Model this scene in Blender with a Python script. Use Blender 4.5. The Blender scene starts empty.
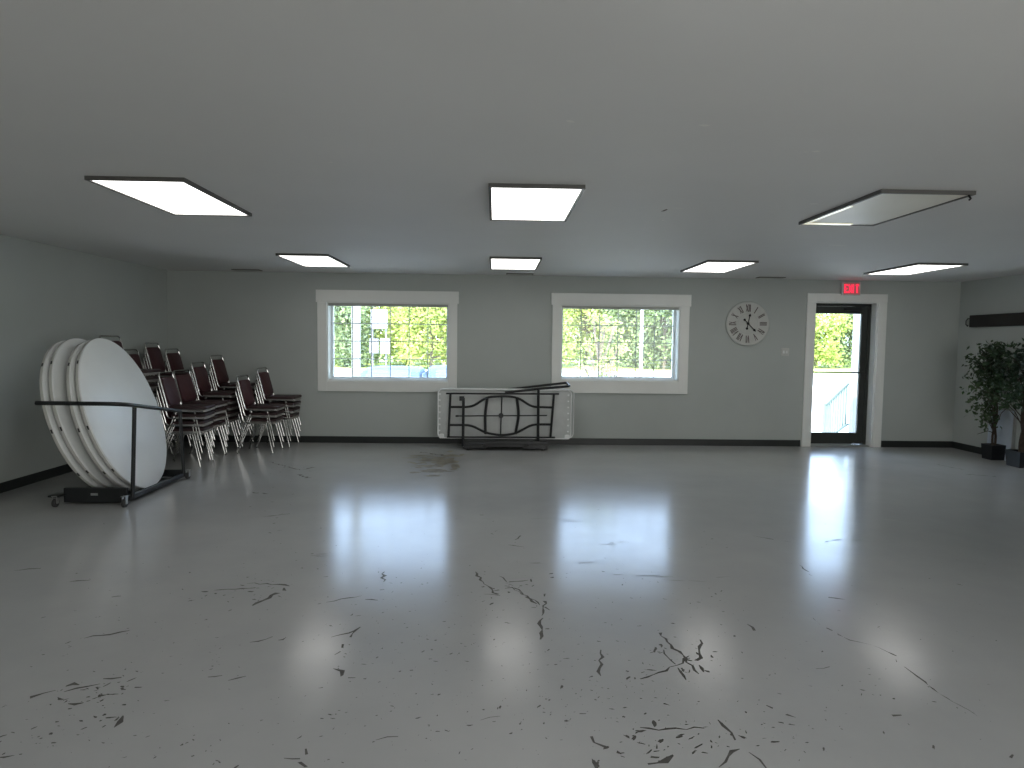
import bpy, math, random
from mathutils import Vector, Matrix
rnd = random.Random(7)
PI = math.pi
SC = bpy.context.scene
COL = SC.collection

# ---------------------------------------------------------------- measured camera
F = 670.0
YAW, PITCH, ROLL = 0.0260282, 0.061811, 0.0120092
CAMZ = 1.48
fw = Vector((math.sin(YAW)*math.cos(PITCH), math.cos(YAW)*math.cos(PITCH), -math.sin(PITCH)))
r0 = Vector((math.cos(YAW), -math.sin(YAW), 0)); u0 = r0.cross(fw)
rt = r0*math.cos(ROLL) + u0*math.sin(ROLL)
up = -r0*math.sin(ROLL) + u0*math.cos(ROLL)
def at(px, py, axis, val):
    """survey point: photo pixel -> world point on the plane axis=val"""
    d = fw + rt*((px-512)/F) + up*((384-py)/F)
    o = Vector((0, 0, CAMZ))
    return o + d*((val-o[axis])/d[axis])

cam_d = bpy.data.cameras.new('camera'); cam = bpy.data.objects.new('camera', cam_d); COL.objects.link(cam)
cam_d.sensor_width = 36; cam_d.lens = F/1024*36; cam_d.clip_end = 500; cam_d.clip_start = 0.05
M3 = Matrix((rt, up, -fw)).transposed()
cam.matrix_world = Matrix.Translation((0, 0, CAMZ)) @ M3.to_4x4()
SC.camera = cam

# ---------------------------------------------------------------- materials
def mat(name, col, rough=0.6, metal=0.0, spec=0.5, var=0.0, scale=8.0, bump=0.0, bscale=60.0, emit=None, estr=0.0, coat=0.0):
    m = bpy.data.materials.new(name); m.use_nodes = True
    nt = m.node_tree; b = nt.nodes['Principled BSDF']
    b.inputs['Roughness'].default_value = rough
    b.inputs['Metallic'].default_value = metal
    b.inputs['Specular IOR Level'].default_value = spec
    b.inputs['Coat Weight'].default_value = coat
    tc = nt.nodes.new('ShaderNodeTexCoord')
    n = nt.nodes.new('ShaderNodeTexNoise'); n.inputs['Scale'].default_value = scale; n.inputs['Detail'].default_value = 4
    nt.links.new(tc.outputs['Object'], n.inputs['Vector'])
    r = nt.nodes.new('ShaderNodeMapRange')
    r.inputs['To Min'].default_value = 1-var; r.inputs['To Max'].default_value = 1+var
    r.inputs['From Min'].default_value = 0.3; r.inputs['From Max'].default_value = 0.7
    nt.links.new(n.outputs['Fac'], r.inputs['Value'])
    v = nt.nodes.new('ShaderNodeVectorMath'); v.operation = 'SCALE'
    v.inputs[0].default_value = col
    nt.links.new(r.outputs['Result'], v.inputs['Scale'])
    nt.links.new(v.outputs['Vector'], b.inputs['Base Color'])
    if bump:
        n2 = nt.nodes.new('ShaderNodeTexNoise'); n2.inputs['Scale'].default_value = bscale; n2.inputs['Detail'].default_value = 5
        nt.links.new(tc.outputs['Object'], n2.inputs['Vector'])
        bp = nt.nodes.new('ShaderNodeBump'); bp.inputs['Strength'].default_value = bump; bp.inputs['Distance'].default_value = 0.01
        nt.links.new(n2.outputs['Fac'], bp.inputs['Height']); nt.links.new(bp.outputs['Normal'], b.inputs['Normal'])
    if emit:
        b.inputs['Emission Color'].default_value = (*emit, 1); b.inputs['Emission Strength'].default_value = estr
    return m

def leafmat(name, a, b_, trans=0.3, rough=0.5):
    m = bpy.data.materials.new(name); m.use_nodes = True
    nt = m.node_tree; b = nt.nodes['Principled BSDF']; out = nt.nodes['Material Output']
    tc = nt.nodes.new('ShaderNodeTexCoord'); n = nt.nodes.new('ShaderNodeTexNoise'); n.inputs['Scale'].default_value = 1.1; n.inputs['Detail'].default_value = 6
    nt.links.new(tc.outputs['Object'], n.inputs['Vector'])
    cr = nt.nodes.new('ShaderNodeValToRGB'); cr.color_ramp.elements[0].position = .35; cr.color_ramp.elements[1].position = .65
    cr.color_ramp.elements[0].color = (*a, 1); cr.color_ramp.elements[1].color = (*b_, 1)
    nt.links.new(n.outputs['Fac'], cr.inputs['Fac']); nt.links.new(cr.outputs['Color'], b.inputs['Base Color'])
    b.inputs['Roughness'].default_value = rough
    t = nt.nodes.new('ShaderNodeBsdfTranslucent'); nt.links.new(cr.outputs['Color'], t.inputs['Color'])
    mx = nt.nodes.new('ShaderNodeMixShader'); mx.inputs['Fac'].default_value = trans
    nt.links.new(b.outputs['BSDF'], mx.inputs[1]); nt.links.new(t.outputs['BSDF'], mx.inputs[2]); nt.links.new(mx.outputs['Shader'], out.inputs['Surface'])
    return m

def glassmat(name):
    m = bpy.data.materials.new(name); m.use_nodes = True
    nt = m.node_tree; nt.nodes.clear()
    out = nt.nodes.new('ShaderNodeOutputMaterial'); tr = nt.nodes.new('ShaderNodeBsdfTransparent'); gl = nt.nodes.new('ShaderNodeBsdfGlossy')
    tr.inputs['Color'].default_value = (.96, .98, .97, 1); gl.inputs['Roughness'].default_value = 0.02
    fr = nt.nodes.new('ShaderNodeFresnel'); fr.inputs['IOR'].default_value = 1.45
    mx = nt.nodes.new('ShaderNodeMixShader')
    nt.links.new(fr.outputs['Fac'], mx.inputs['Fac']); nt.links.new(tr.outputs[0], mx.inputs[1]); nt.links.new(gl.outputs[0], mx.inputs[2]); nt.links.new(mx.outputs[0], out.inputs['Surface'])
    return m

M = dict(
    wall=mat('wall_paint', (.47, .50, .475), .75, var=.03, scale=1.5, bump=.08, bscale=120, spec=.3),
    ceil=mat('ceiling_paint', (.76, .755, .735), .7, var=.03, scale=.6, bump=.12, bscale=5, spec=.3),
    chipw=mat('ceiling_scrape', (.85, .84, .8), .8),
    chipd=mat('ceiling_hole', (.12, .11, .10), .8),
    base=mat('vinyl_base', (.018, .022, .021), .45, var=.1),
    trim=mat('white_trim', (.84, .85, .81), .45, var=.02, scale=3),
    vinyl=mat('white_vinyl', (.80, .82, .80), .35),
    slat=mat('blind_slat', (.85, .87, .85), .5),
    rail=mat('blind_headrail', (.42, .43, .40), .5),
    glass=glassmat('window_glass'),
    black=mat('dark_bronze_aluminium', (.028, .032, .028), .38, var=.05, metal=.0),
    alum=mat('aluminium', (.55, .56, .55), .35, metal=.9),
    chrome=mat('chrome_tube', (.55, .55, .53), .2, metal=1.0, var=.05),
    brg=mat('burgundy_vinyl', (.055, .013, .017), .55, var=.12, scale=14, bump=.1, bscale=200),
    brgd=mat('burgundy_vinyl_seat', (.036, .016, .017), .5, var=.12, scale=14),
    pan=mat('seat_underside', (.30, .29, .27), .6, var=.1),
    iron=mat('black_steel', (.014, .016, .017), .4, var=.1, spec=.5),
    rubber=mat('grey_rubber', (.05, .05, .05), .6),
    plast=mat('white_table_plastic', (.90, .92, .91), .38, var=.015, scale=4),
    edge=mat('table_edge_plastic', (.62, .62, .58), .5, var=.06, scale=5),
    under=mat('table_underside_plastic', (.58, .60, .585), .5, var=.05, scale=9, bump=.2, bscale=90),
    ply=mat('worn_table_face', (.42, .41, .38), .6, var=.05),
    fx=mat('fixture_frame', (.10, .098, .09), .45),
    lit=mat('lit_diffuser', (.9, .9, .9), .5, emit=(1, .985, .95), estr=2.1),
    lit2=mat('lit_diffuser_bright', (.9, .9, .9), .5, emit=(.97, .985, 1), estr=4.5),
    unlit=mat('unlit_diffuser_faint_glow', (.74, .73, .66), .45, var=.03, scale=2, emit=(.9, .85, .65), estr=.03),  # faint emission brightens the diffuser although its lamp is off
    glintstrip=mat('painted_edge_glint', (.9, .88, .75), .3, emit=(1, .95, .7), estr=.35),  # glint painted by emission
    wood=mat('dark_wood', (.012, .010, .008), .5, var=.3, scale=6),
    hook=mat('hook_metal', (.02, .02, .02), .4, metal=.5),
    pot=mat('black_pot', (.010, .012, .016), .45, var=.1),
    soil=mat('moss', (.03, .028, .02), .9, var=.4, scale=30),
    bark=mat('trunk_bark', (.05, .035, .025), .8, var=.4, scale=25, bump=.5, bscale=60),
    fic=leafmat('ficus_leaf', (.020, .042, .018), (.07, .13, .045), .15, .4),
    fic2=leafmat('ficus_leaf_dark', (.012, .030, .016), (.05, .10, .04), .15, .4),
    panel=mat('pale_blue_panel', (.55, .62, .70), .4, var=.04),
    clock=mat('clock_face', (.58, .585, .55), .6, var=.05, scale=9),
    clockr=mat('clock_rim', (.50, .52, .49), .5),
    ink=mat('clock_numeral', (.12, .095, .09), .6),
    inkb=mat('clock_hand', (.012, .012, .012), .5),
    exh=mat('exit_housing', (.62, .60, .58), .5),
    exf=mat('exit_face', (.35, .12, .12), .5, emit=(.40, .08, .09), estr=.3),
    exl=mat('exit_letter', (.8, .02, .05), .5, emit=(1, .02, .07), estr=1.1),
    sw=mat('switch_plate', (.58, .585, .55), .4),
    vent=mat('vent_dark', (.16, .15, .13), .6),
    gravel=mat('pale_gravel', (.62, .62, .58), .9, var=.12, scale=.35),
    grass=mat('grass', (.30, .38, .10), .9, var=.3, scale=.4),
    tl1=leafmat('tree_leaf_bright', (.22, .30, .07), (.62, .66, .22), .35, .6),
    tl2=leafmat('tree_leaf_painted_shade', (.13, .18, .11), (.34, .42, .18), .3, .7),  # shade put into the leaf colour of the darker trees
    tbark=mat('tree_bark', (.16, .13, .10), .9, var=.3),
    postw=mat('white_post', (.30, .31, .30), .6),
    railg=mat('pale_green_rail', (.16, .21, .185), .6),
    deck=mat('deck_boards', (.60, .60, .57), .8, var=.1),
    car=mat('pale_blue_car_paint', (.06, .11, .20), .5),
    carw=mat('car_window', (.09, .13, .18), .5),
    tyre=mat('tyre', (.02, .02, .02), .8),
    sgrey=mat('grey_sign_panel', (.16, .165, .18), .6),
)
# grey painted concrete floor: glossy paint with wear
def floormat():
    m = bpy.data.materials.new('grey_painted_concrete'); m.use_nodes = True
    nt = m.node_tree; b = nt.nodes['Principled BSDF']; L = nt.links.new
    tc = nt.nodes.new('ShaderNodeTexCoord')
    def noise(s, d=5, r=.6):
        n = nt.nodes.new('ShaderNodeTexNoise'); n.inputs['Scale'].default_value = s; n.inputs['Detail'].default_value = d; n.inputs['Roughness'].default_value = r
        L(tc.outputs['Object'], n.inputs['Vector']); return n
    big = noise(.7, 6)
    cr = nt.nodes.new('ShaderNodeValToRGB')
    cr.color_ramp.elements[0].position = .3; cr.color_ramp.elements[1].position = .72
    cr.color_ramp.elements[0].color = (.385, .39, .385, 1); cr.color_ramp.elements[1].color = (.465, .465, .455, 1)
    L(big.outputs['Fac'], cr.inputs['Fac'])
    def rng(src, a, b2, c=0, d=1):
        r = nt.nodes.new('ShaderNodeMapRange'); r.inputs['From Min'].default_value = a; r.inputs['From Max'].default_value = b2
        r.inputs['To Min'].default_value = c; r.inputs['To Max'].default_value = d; L(src, r.inputs['Value']); return r.outputs['Result']
    L(cr.outputs['Color'], b.inputs['Base Color'])
    ro = noise(1.3, 3)
    L(rng(ro.outputs['Fac'], .3, .7, .155, .21), b.inputs['Roughness'])
    wav = noise(5, 3)
    bp = nt.nodes.new('ShaderNodeBump'); bp.inputs['Strength'].default_value = .02; bp.inputs['Distance'].default_value = .01
    L(wav.outputs['Fac'], bp.inputs['Height']); L(bp.outputs['Normal'], b.inputs['Normal'])
    b.inputs['Specular IOR Level'].default_value = .30
    return m
M['floor'] = floormat()
M['chip'] = mat('bare_concrete_chip', (.085, .082, .072), .8, var=.3, scale=20)
M['stain'] = mat('worn_brown_concrete', (.17, .15, .105), .6, var=.25, scale=9)
M['scuff'] = mat('faint_scuff', (.20, .20, .185), .5, var=.2, scale=9)

# ---------------------------------------------------------------- mesh builder
class MB:
    def __init__(s): s.v = []; s.f = []; s.m = []; s.mi = 0
    def face(s, pts):
        b = len(s.v); s.v += [tuple(p) for p in pts]; s.f.append(tuple(range(b, b+len(pts)))); s.m.append(s.mi)
    def box(s, a, b, mat4=None):
        x0, y0, z0 = a; x1, y1, z1 = b
        P = [(x0,y0,z0),(x1,y0,z0),(x1,y1,z0),(x0,y1,z0),(x0,y0,z1),(x1,y0,z1),(x1,y1,z1),(x0,y1,z1)]
        if mat4: P = [tuple(mat4 @ Vector(p)) for p in P]
        k = len(s.v); s.v += P
        for q in ((0,3,2,1),(4,5,6,7),(0,1,5,4),(1,2,6,5),(2,3,7,6),(3,0,4,7)):
            s.f.append(tuple(k+i for i in q)); s.m.append(s.mi)
    def tube(s, pts, r, n=8, caps=True):
        pts = [Vector(p) for p in pts]; rr = r if isinstance(r, (list, tuple)) else [r]*len(pts)
        t0 = (pts[1]-pts[0]).normalized()
        a = Vector((0,0,1)) if abs(t0.z) < .9 else Vector((1,0,0))
        nx = t0.cross(a).normalized(); k0 = len(s.v)
        for i, p in enumerate(pts):
            t = (pts[min(i+1, len(pts)-1)]-pts[max(i-1, 0)]).normalized()
            nx = (nx - t*nx.dot(t)).normalized(); ny = t.cross(nx)
            for j in range(n):
                an = 2*PI*j/n; s.v.append(tuple(p + (nx*math.cos(an)+ny*math.sin(an))*rr[i]))
        for i in range(len(pts)-1):
            for j in range(n):
                j2 = (j+1) % n
                s.f.append((k0+i*n+j, k0+i*n+j2, k0+(i+1)*n+j2, k0+(i+1)*n+j)); s.m.append(s.mi)
        if caps:
            s.f.append(tuple(k0+j for j in range(n))[::-1]); s.m.append(s.mi)
            s.f.append(tuple(k0+(len(pts)-1)*n+j for j in range(n))); s.m.append(s.mi)
    def prism(s, poly, h, fn):
        """poly 2d outline, extruded 0..h, fn maps (u,v,w) to a point"""
        k = len(s.v); n = len(poly)
        s.v += [tuple(fn(u, v, 0)) for u, v in poly] + [tuple(fn(u, v, h)) for u, v in poly]
        s.f.append(tuple(range(k, k+n))[::-1]); s.m.append(s.mi); s.f.append(tuple(range(k+n, k+2*n))); s.m.append(s.mi)
        for i in range(n):
            j = (i+1) % n; s.f.append((k+i, k+j, k+n+j, k+n+i)); s.m.append(s.mi)
    def build(s, name, mats, parent=None, smooth=False, bevel=0, seg=2):
        me = bpy.data.meshes.new(name); me.from_pydata(s.v, [], s.f)
        if not isinstance(mats, (list, tuple)): mats = [mats]
        for m in mats: me.materials.append(m)
        me.polygons.foreach_set('material_index', s.m)
        import bmesh
        bm = bmesh.new(); bm.from_mesh(me); bmesh.ops.recalc_face_normals(bm, faces=bm.faces)
        if bevel: bmesh.ops.bevel(bm, geom=bm.edges[:], offset=bevel, segments=seg, affect='EDGES', profile=.5)
        bm.to_mesh(me); bm.free()
        if smooth:
            me.polygons.foreach_set('use_smooth', [True]*len(me.polygons)); me.set_sharp_from_angle(angle=math.radians(40))
        o = bpy.data.objects.new(name, me); COL.objects.link(o)
        if parent: o.parent = parent
        return o
def tag(o, label=None, cat=None, group=None, kind=None):
    for k, v in (('label', label), ('category', cat), ('group', group), ('kind', kind)):
        if v: o[k] = v
    return o
def struct(o): o['kind'] = 'structure'; return o
def empty(name, loc=(0,0,0), rz=0):
    o = bpy.data.objects.new(name, None); COL.objects.link(o); o.location = loc; o.rotation_euler = (0,0,rz); o.empty_display_size = .1; return o
def copy_tree(o, parent=None):
    c = o.copy(); COL.objects.link(c)
    if parent: c.parent = parent
    for ch in [x for x in list(COL.objects) if x.parent == o]: copy_tree(ch, c)
    return c
def rounded(w, h, r, n=5, cx=0, cy=0):
    out = []
    for (sx, sy, a0) in ((1,1,0),(-1,1,90),(-1,-1,180),(1,-1,270)):
        for i in range(n+1):
            a = math.radians(a0+90*i/n); out.append((cx+sx*(w/2-r)+r*math.cos(a), cy+sy*(h/2-r)+r*math.sin(a)))
    return out
def arc_pts(pts, r, n=5):
    """polyline with rounded corners"""
    pts = [Vector(p) for p in pts]; out = [pts[0]]
    for i in range(1, len(pts)-1):
        a, b, c = pts[i-1], pts[i], pts[i+1]
        d1 = (a-b).normalized(); d2 = (c-b).normalized(); rr = min(r, (a-b).length*.49, (c-b).length*.49)
        p, q = b+d1*rr, b+d2*rr
        for k in range(n+1):
            t = k/n; out.append(p*(1-t)**2 + b*2*t*(1-t) + q*t*t)
    out.append(pts[-1]); return out

# ---------------------------------------------------------------- room shell
XL, XR, YB, YF, H = -4.67, 6.81, 9.71, -4.0, 2.443
T = .28
# floor with chipped paint
fb = MB()
fb.box((XL-.2, YF-.2, -.12), (XR+.2, YB+T, 0))
def fp(px, py): p = at(px, py, 2, 0.0); return p
zc = [0.0006]
def blob(cx, cy, a, b, ang, n=9, jag=.5):
    zc[0] += 1e-6
    P = []
    for i in range(n):
        t = 2*PI*i/n; k = 1+rnd.uniform(-jag, jag)
        x, y = a*math.cos(t)*k, b*math.sin(t)*k
        P.append((cx+x*math.cos(ang)-y*math.sin(ang), cy+x*math.sin(ang)+y*math.cos(ang), zc[0]))
    fb.face(P)
def strip(pts, w, rag=.5):
    """ragged scratch through photo points, w in metres"""
    P = [fp(*p) for p in pts]; L, R_ = [], []
    Q = [P[0]]
    for a, b in zip(P, P[1:]):
        n = max(2, int((b-a).length/.035))
        for i in range(1, n+1): Q.append(a.lerp(b, i/n))
    for i, q in enumerate(Q):
        t = (Q[min(i+1, len(Q)-1)]-Q[max(i-1, 0)]).normalized(); nn = Vector((-t.y, t.x, 0))
        ww = w*(.85+rnd.uniform(-rag*1.2, rag))*(.35 if i in (0, len(Q)-1) else 1); off = nn*rnd.uniform(-.8, .8)*w
        L.append(q+off+nn*ww/2); R_.append(q+off-nn*ww/2)
    zc[0] += 1e-6
    for i in range(len(Q)-1):
        if rnd.random() < .22*rag: continue
        fb.face([(L[i].x, L[i].y, zc[0]), (R_[i].x, R_[i].y, zc[0]), (R_[i+1].x, R_[i+1].y, zc[0]), (L[i+1].x, L[i+1].y, zc[0])])
fb.mi = 1
scratches = [  # px points, width
    ([(3,703),(30,697),(56,690)], .022), ([(84,638),(110,634),(139,628)], .010), ([(214,590),(262,588)], .010),
    ([(254,606),(270,598),(285,588)], .022), ([(248,583),(290,586)], .016), ([(335,655),(348,641),(360,627)], .011), ([(330,636),(357,630)], .016),
    ([(336,668),(342,676),(356,677)], .016), ([(326,602),(350,598),(362,596)], .008), ([(365,600),(378,600)], .01), ([(15,570),(40,569)], .012),
    ([(69,582),(90,580)], .010), ([(112,597),(120,597)], .02), ([(250,643),(273,637)], .009), ([(278,640),(287,638)], .012),
    ([(66,686),(80,684)], .018), ([(104,678),(122,677)], .015), ([(90,698),(106,695)], .014), ([(110,727),(125,716)], .018), ([(68,704),(84,702)], .014), ([(64,692),(100,684)], .010),
    ([(474,572),(487,586),(499,597)], .012), ([(486,592),(512,588),(545,607),(552,614)], .010), ([(500,576),(520,592),(536,604)], .012), ([(545,592),(543,616)], .014), ([(541,618),(540,643)], .013),
    ([(484,594),(500,596)], .013), ([(503,583),(528,580)], .009), ([(516,540),(524,533)], .010), ([(508,545),(524,547)], .009),
    ([(382,572),(383,582)], .018), ([(655,627),(672,645),(690,666),(700,674)], .013), ([(642,680),(660,673),(682,663),(690,656)], .011), ([(662,650),(684,672)], .009), ([(702,640),(698,665),(706,672)], .012), ([(676,668),(688,680)], .010), ([(602,650),(601,676)], .014),
    ([(712,714),(724,726),(737,740)], .013), ([(738,748),(725,755),(721,768)], .013), ([(750,752),(768,768)], .010), ([(595,736),(602,748),(606,750)], .02), ([(612,750),(622,752)], .02),
    ([(300,750),(302,768)], .022), ([(284,760),(300,757)], .012), ([(646,761),(675,758)], .02), ([(640,727),(668,730),(704,728)], .009), ([(766,706),(780,710),(795,718)], .010), ([(0,762),(10,755)], .02),
    ([(208,677),(222,676)], .012), ([(228,680),(246,676)], .008), ([(480,720),(500,716)], .006), ([(748,624),(760,634)], .010), ([(376,739),(398,738)], .010), ([(270,462),(300,470),(315,467)], .02), ([(296,474),(310,478)], .03), ([(250,492),(268,494)], .02), ([(262,517),(290,514)], .014),
    ([(420,452),(450,456)], .03), ([(752,536),(790,542)], .008), ([(800,565),(812,576)], .010), ([(820,596),(845,600)], .010), ([(965,474),(1000,477)], .02), ([(935,464),(965,470)], .012), ([(872,715),(900,714)], .012), ([(815,668),(830,667)], .01), ([(1010,762),(1016,756)], .012),
]
for p, w in scratches: strip(p, w*1.25)
# long crack
strip([(812,618),(826,628),(850,640),(872,645),(888,652),(896,656),(896,662),(912,672),(926,682),(932,689),(946,698),(960,706),(978,716)], .007, .8)
# clusters of chips: cx, cy, sx, sy, n, size
clusters = [(512,650,420,110,420,.0035), (300,600,260,70,120,.004), (600,690,260,60,160,.004),
    (250,590,48,16,34,.013), (105,700,45,22,60,.014), (90,720,60,34,50,.007), (200,640,60,30,24,.007), (60,650,40,20,16,.008),
    (515,590,34,18,44,.013), (500,530,30,14,16,.011), (560,640,60,20,22,.008), (680,655,44,26,60,.014), (650,745,60,18,46,.017), (610,700,50,30,50,.009),
    (720,730,60,28,40,.010), (700,600,40,14,20,.011), (610,580,40,14,16,.009), (420,640,50,34,36,.008), (350,640,40,30,24,.008), (380,720,80,35,50,.008), (540,720,60,30,30,.007),
    (300,540,40,20,24,.010), (280,470,26,10,30,.016), (270,500,30,14,20,.012), (400,590,40,16,14,.009), (780,600,60,26,20,.008), (860,700,60,30,22,.009), (800,740,60,20,26,.008),
    (700,540,50,12,14,.010), (940,560,40,30,6,.009), (960,720,50,30,16,.009), (310,580,40,22,20,.009), (150,580,60,26,20,.009), (30,740,40,20,30,.009), (190,745,60,20,34,.007),
    (455,645,40,20,18,.007), (470,600,60,30,20,.008), (500,520,260,60,50,.007), (430,690,300,60,90,.006), (600,640,300,80,90,.007), (120,620,120,60,50,.007),
]
for cx, cy, sx, sy, n, sz in clusters:
    for i in range(n):
        px, py = rnd.gauss(cx, sx*.6), rnd.gauss(cy, sy*.6)
        if py < 452 or py > 800: continue
        p = fp(px, py)
        if not (XL+.3 < p.x < XR-.3 and p.y < 9.4): continue
        s = sz*rnd.choice((.2, .25, .3, .4, .5, .7, .85))*(.85 if sz > .005 else 1)
        if rnd.random() < .25: continue
        blob(p.x, p.y, s*rnd.uniform(.9, 2.6), s*rnd.uniform(.4, .9), rnd.uniform(-.9, 1.6))
fb.mi = 2
for cx, cy, a, b in ((430,460,.22,.13),(446,462,.14,.22),(424,466,.16,.06),(436,471,.18,.09),(420,456,.14,.05),(450,456,.16,.05),(455,466,.05,.12),(433,476,.1,.05),(412,458,.1,.04)):
    p = fp(cx, cy); blob(p.x, p.y, a, b, rnd.uniform(-.3, .3), 16, .45)
for i in range(34):
    p = fp(rnd.gauss(435, 16), rnd.gauss(464, 6)); blob(p.x, p.y, rnd.uniform(.02, .07), rnd.uniform(.02, .05), rnd.uniform(0, 3), 8, .5)
fb.mi = 3
for px, py, L_ in ((560,520,.5),(600,543,.4),(640,575,.4),(700,580,.3),(330,555,.3),(880,520,.4),(845,540,.3),(560,565,.3),(860,470,.3),(480,520,.2)):
    p = fp(px, py)
    for i in range(3): blob(p.x+rnd.uniform(-.2, .2), p.y+rnd.uniform(-.05, .05), L_*rnd.uniform(.05, .2), .006, rnd.uniform(-.2, .2), 9, .6)
flo = fb.build('floor', [M['floor'], M['chip'], M['stain'], M['scuff']]); struct(flo)

# ceiling with scrapes
cb = MB(); cb.box((XL-.2, YF-.2, H), (XR+.2, YB+T, H+.15))
def cblob(px, py, a, b, ang, mi, n=8):
    cb.mi = mi; p = at(px, py, 2, H); zc[0] += 1e-6
    P = []
    for i in range(n):
        t = 2*PI*i/n; k = 1+rnd.uniform(-.4, .4); x, y = a*math.cos(t)*k, b*math.sin(t)*k
        P.append((p.x+x*math.cos(ang)-y*math.sin(ang), p.y+x*math.sin(ang)+y*math.cos(ang), H-zc[0]))
    cb.face(P)
for q in ((571,121,.025,.012,.8,1),(705,125,.028,.010,.1,1),(816,151,.022,.012,0,1),(806,151.5,.012,.006,0,1),(813,203.5,.035,.016,.2,1),(838,245,.10,.02,0,1),(331,162,.012,.008,0,1),
          (390,222,.010,.012,0,1),(562,240,.014,.014,0,1),(583,244,.012,.014,0,1),(586,222,.010,.01,0,1),(665,210,.010,.055,.15,2),(663,220,.012,.02,0,1),(678,208,.05,.006,.1,1),(27,171,.008,.008,0,1)):
    cblob(*q)
struct(cb.build('ceiling', [M['ceil'], M['chipw'], M['chipd']]))

def zof(py, px=512): return at(px, py, 1, YB).z
W1 = (-2.41, -.67, .895, 2.025); W2 = (.955, 2.68, .935, 2.03); DR = (4.665, 5.59, 0, 2.125)
wb = MB()
xs = [XL-.2, W1[0], W1[1], W2[0], W2[1], DR[0], DR[1], XR+.2]
Z0 = -.6
wb.box((xs[0], YB, Z0), (xs[1], YB+T, H)); wb.box((xs[2], YB, Z0), (xs[3], YB+T, H)); wb.box((xs[4], YB, Z0), (xs[5], YB+T, H)); wb.box((xs[6], YB, Z0), (xs[7], YB+T, H))
for w in (W1, W2):
    wb.box((w[0], YB, Z0), (w[1], YB+T, w[2])); wb.box((w[0], YB, w[3]), (w[1], YB+T, H))
wb.box((DR[0], YB, DR[3]), (DR[1], YB+T, H)); wb.box((DR[0], YB, Z0), (DR[1], YB+T, -.12))
struct(wb.build('wall_back', M['wall']))
b = MB(); b.box((XL-.2, YF-.2, 0), (XL, YB, H)); struct(b.build('wall_left', M['wall']))
b = MB(); b.box((XR, YF-.2, 0), (XR+.2, YB, H)); struct(b.build('wall_right', M['wall']))
b = MB(); b.box((XL, YF-.2, 0), (XR, YF, H)); struct(b.build('wall_front', M['wall']))
bh = .095
for nm, bxs in (('baseboard_back', [((XL, YB-.012, 0), (4.515, YB, bh)), ((5.73, YB-.012, 0), (XR, YB, bh))]),
                ('baseboard_left', [((XL, YF, 0), (XL+.012, YB-.012, bh))]), ('baseboard_right', [((XR-.012, YF, 0), (XR, YB-.012, bh))])):
    b = MB()
    for a in bxs: b.box(*a)
    struct(b.build(nm, M['base']))

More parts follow.
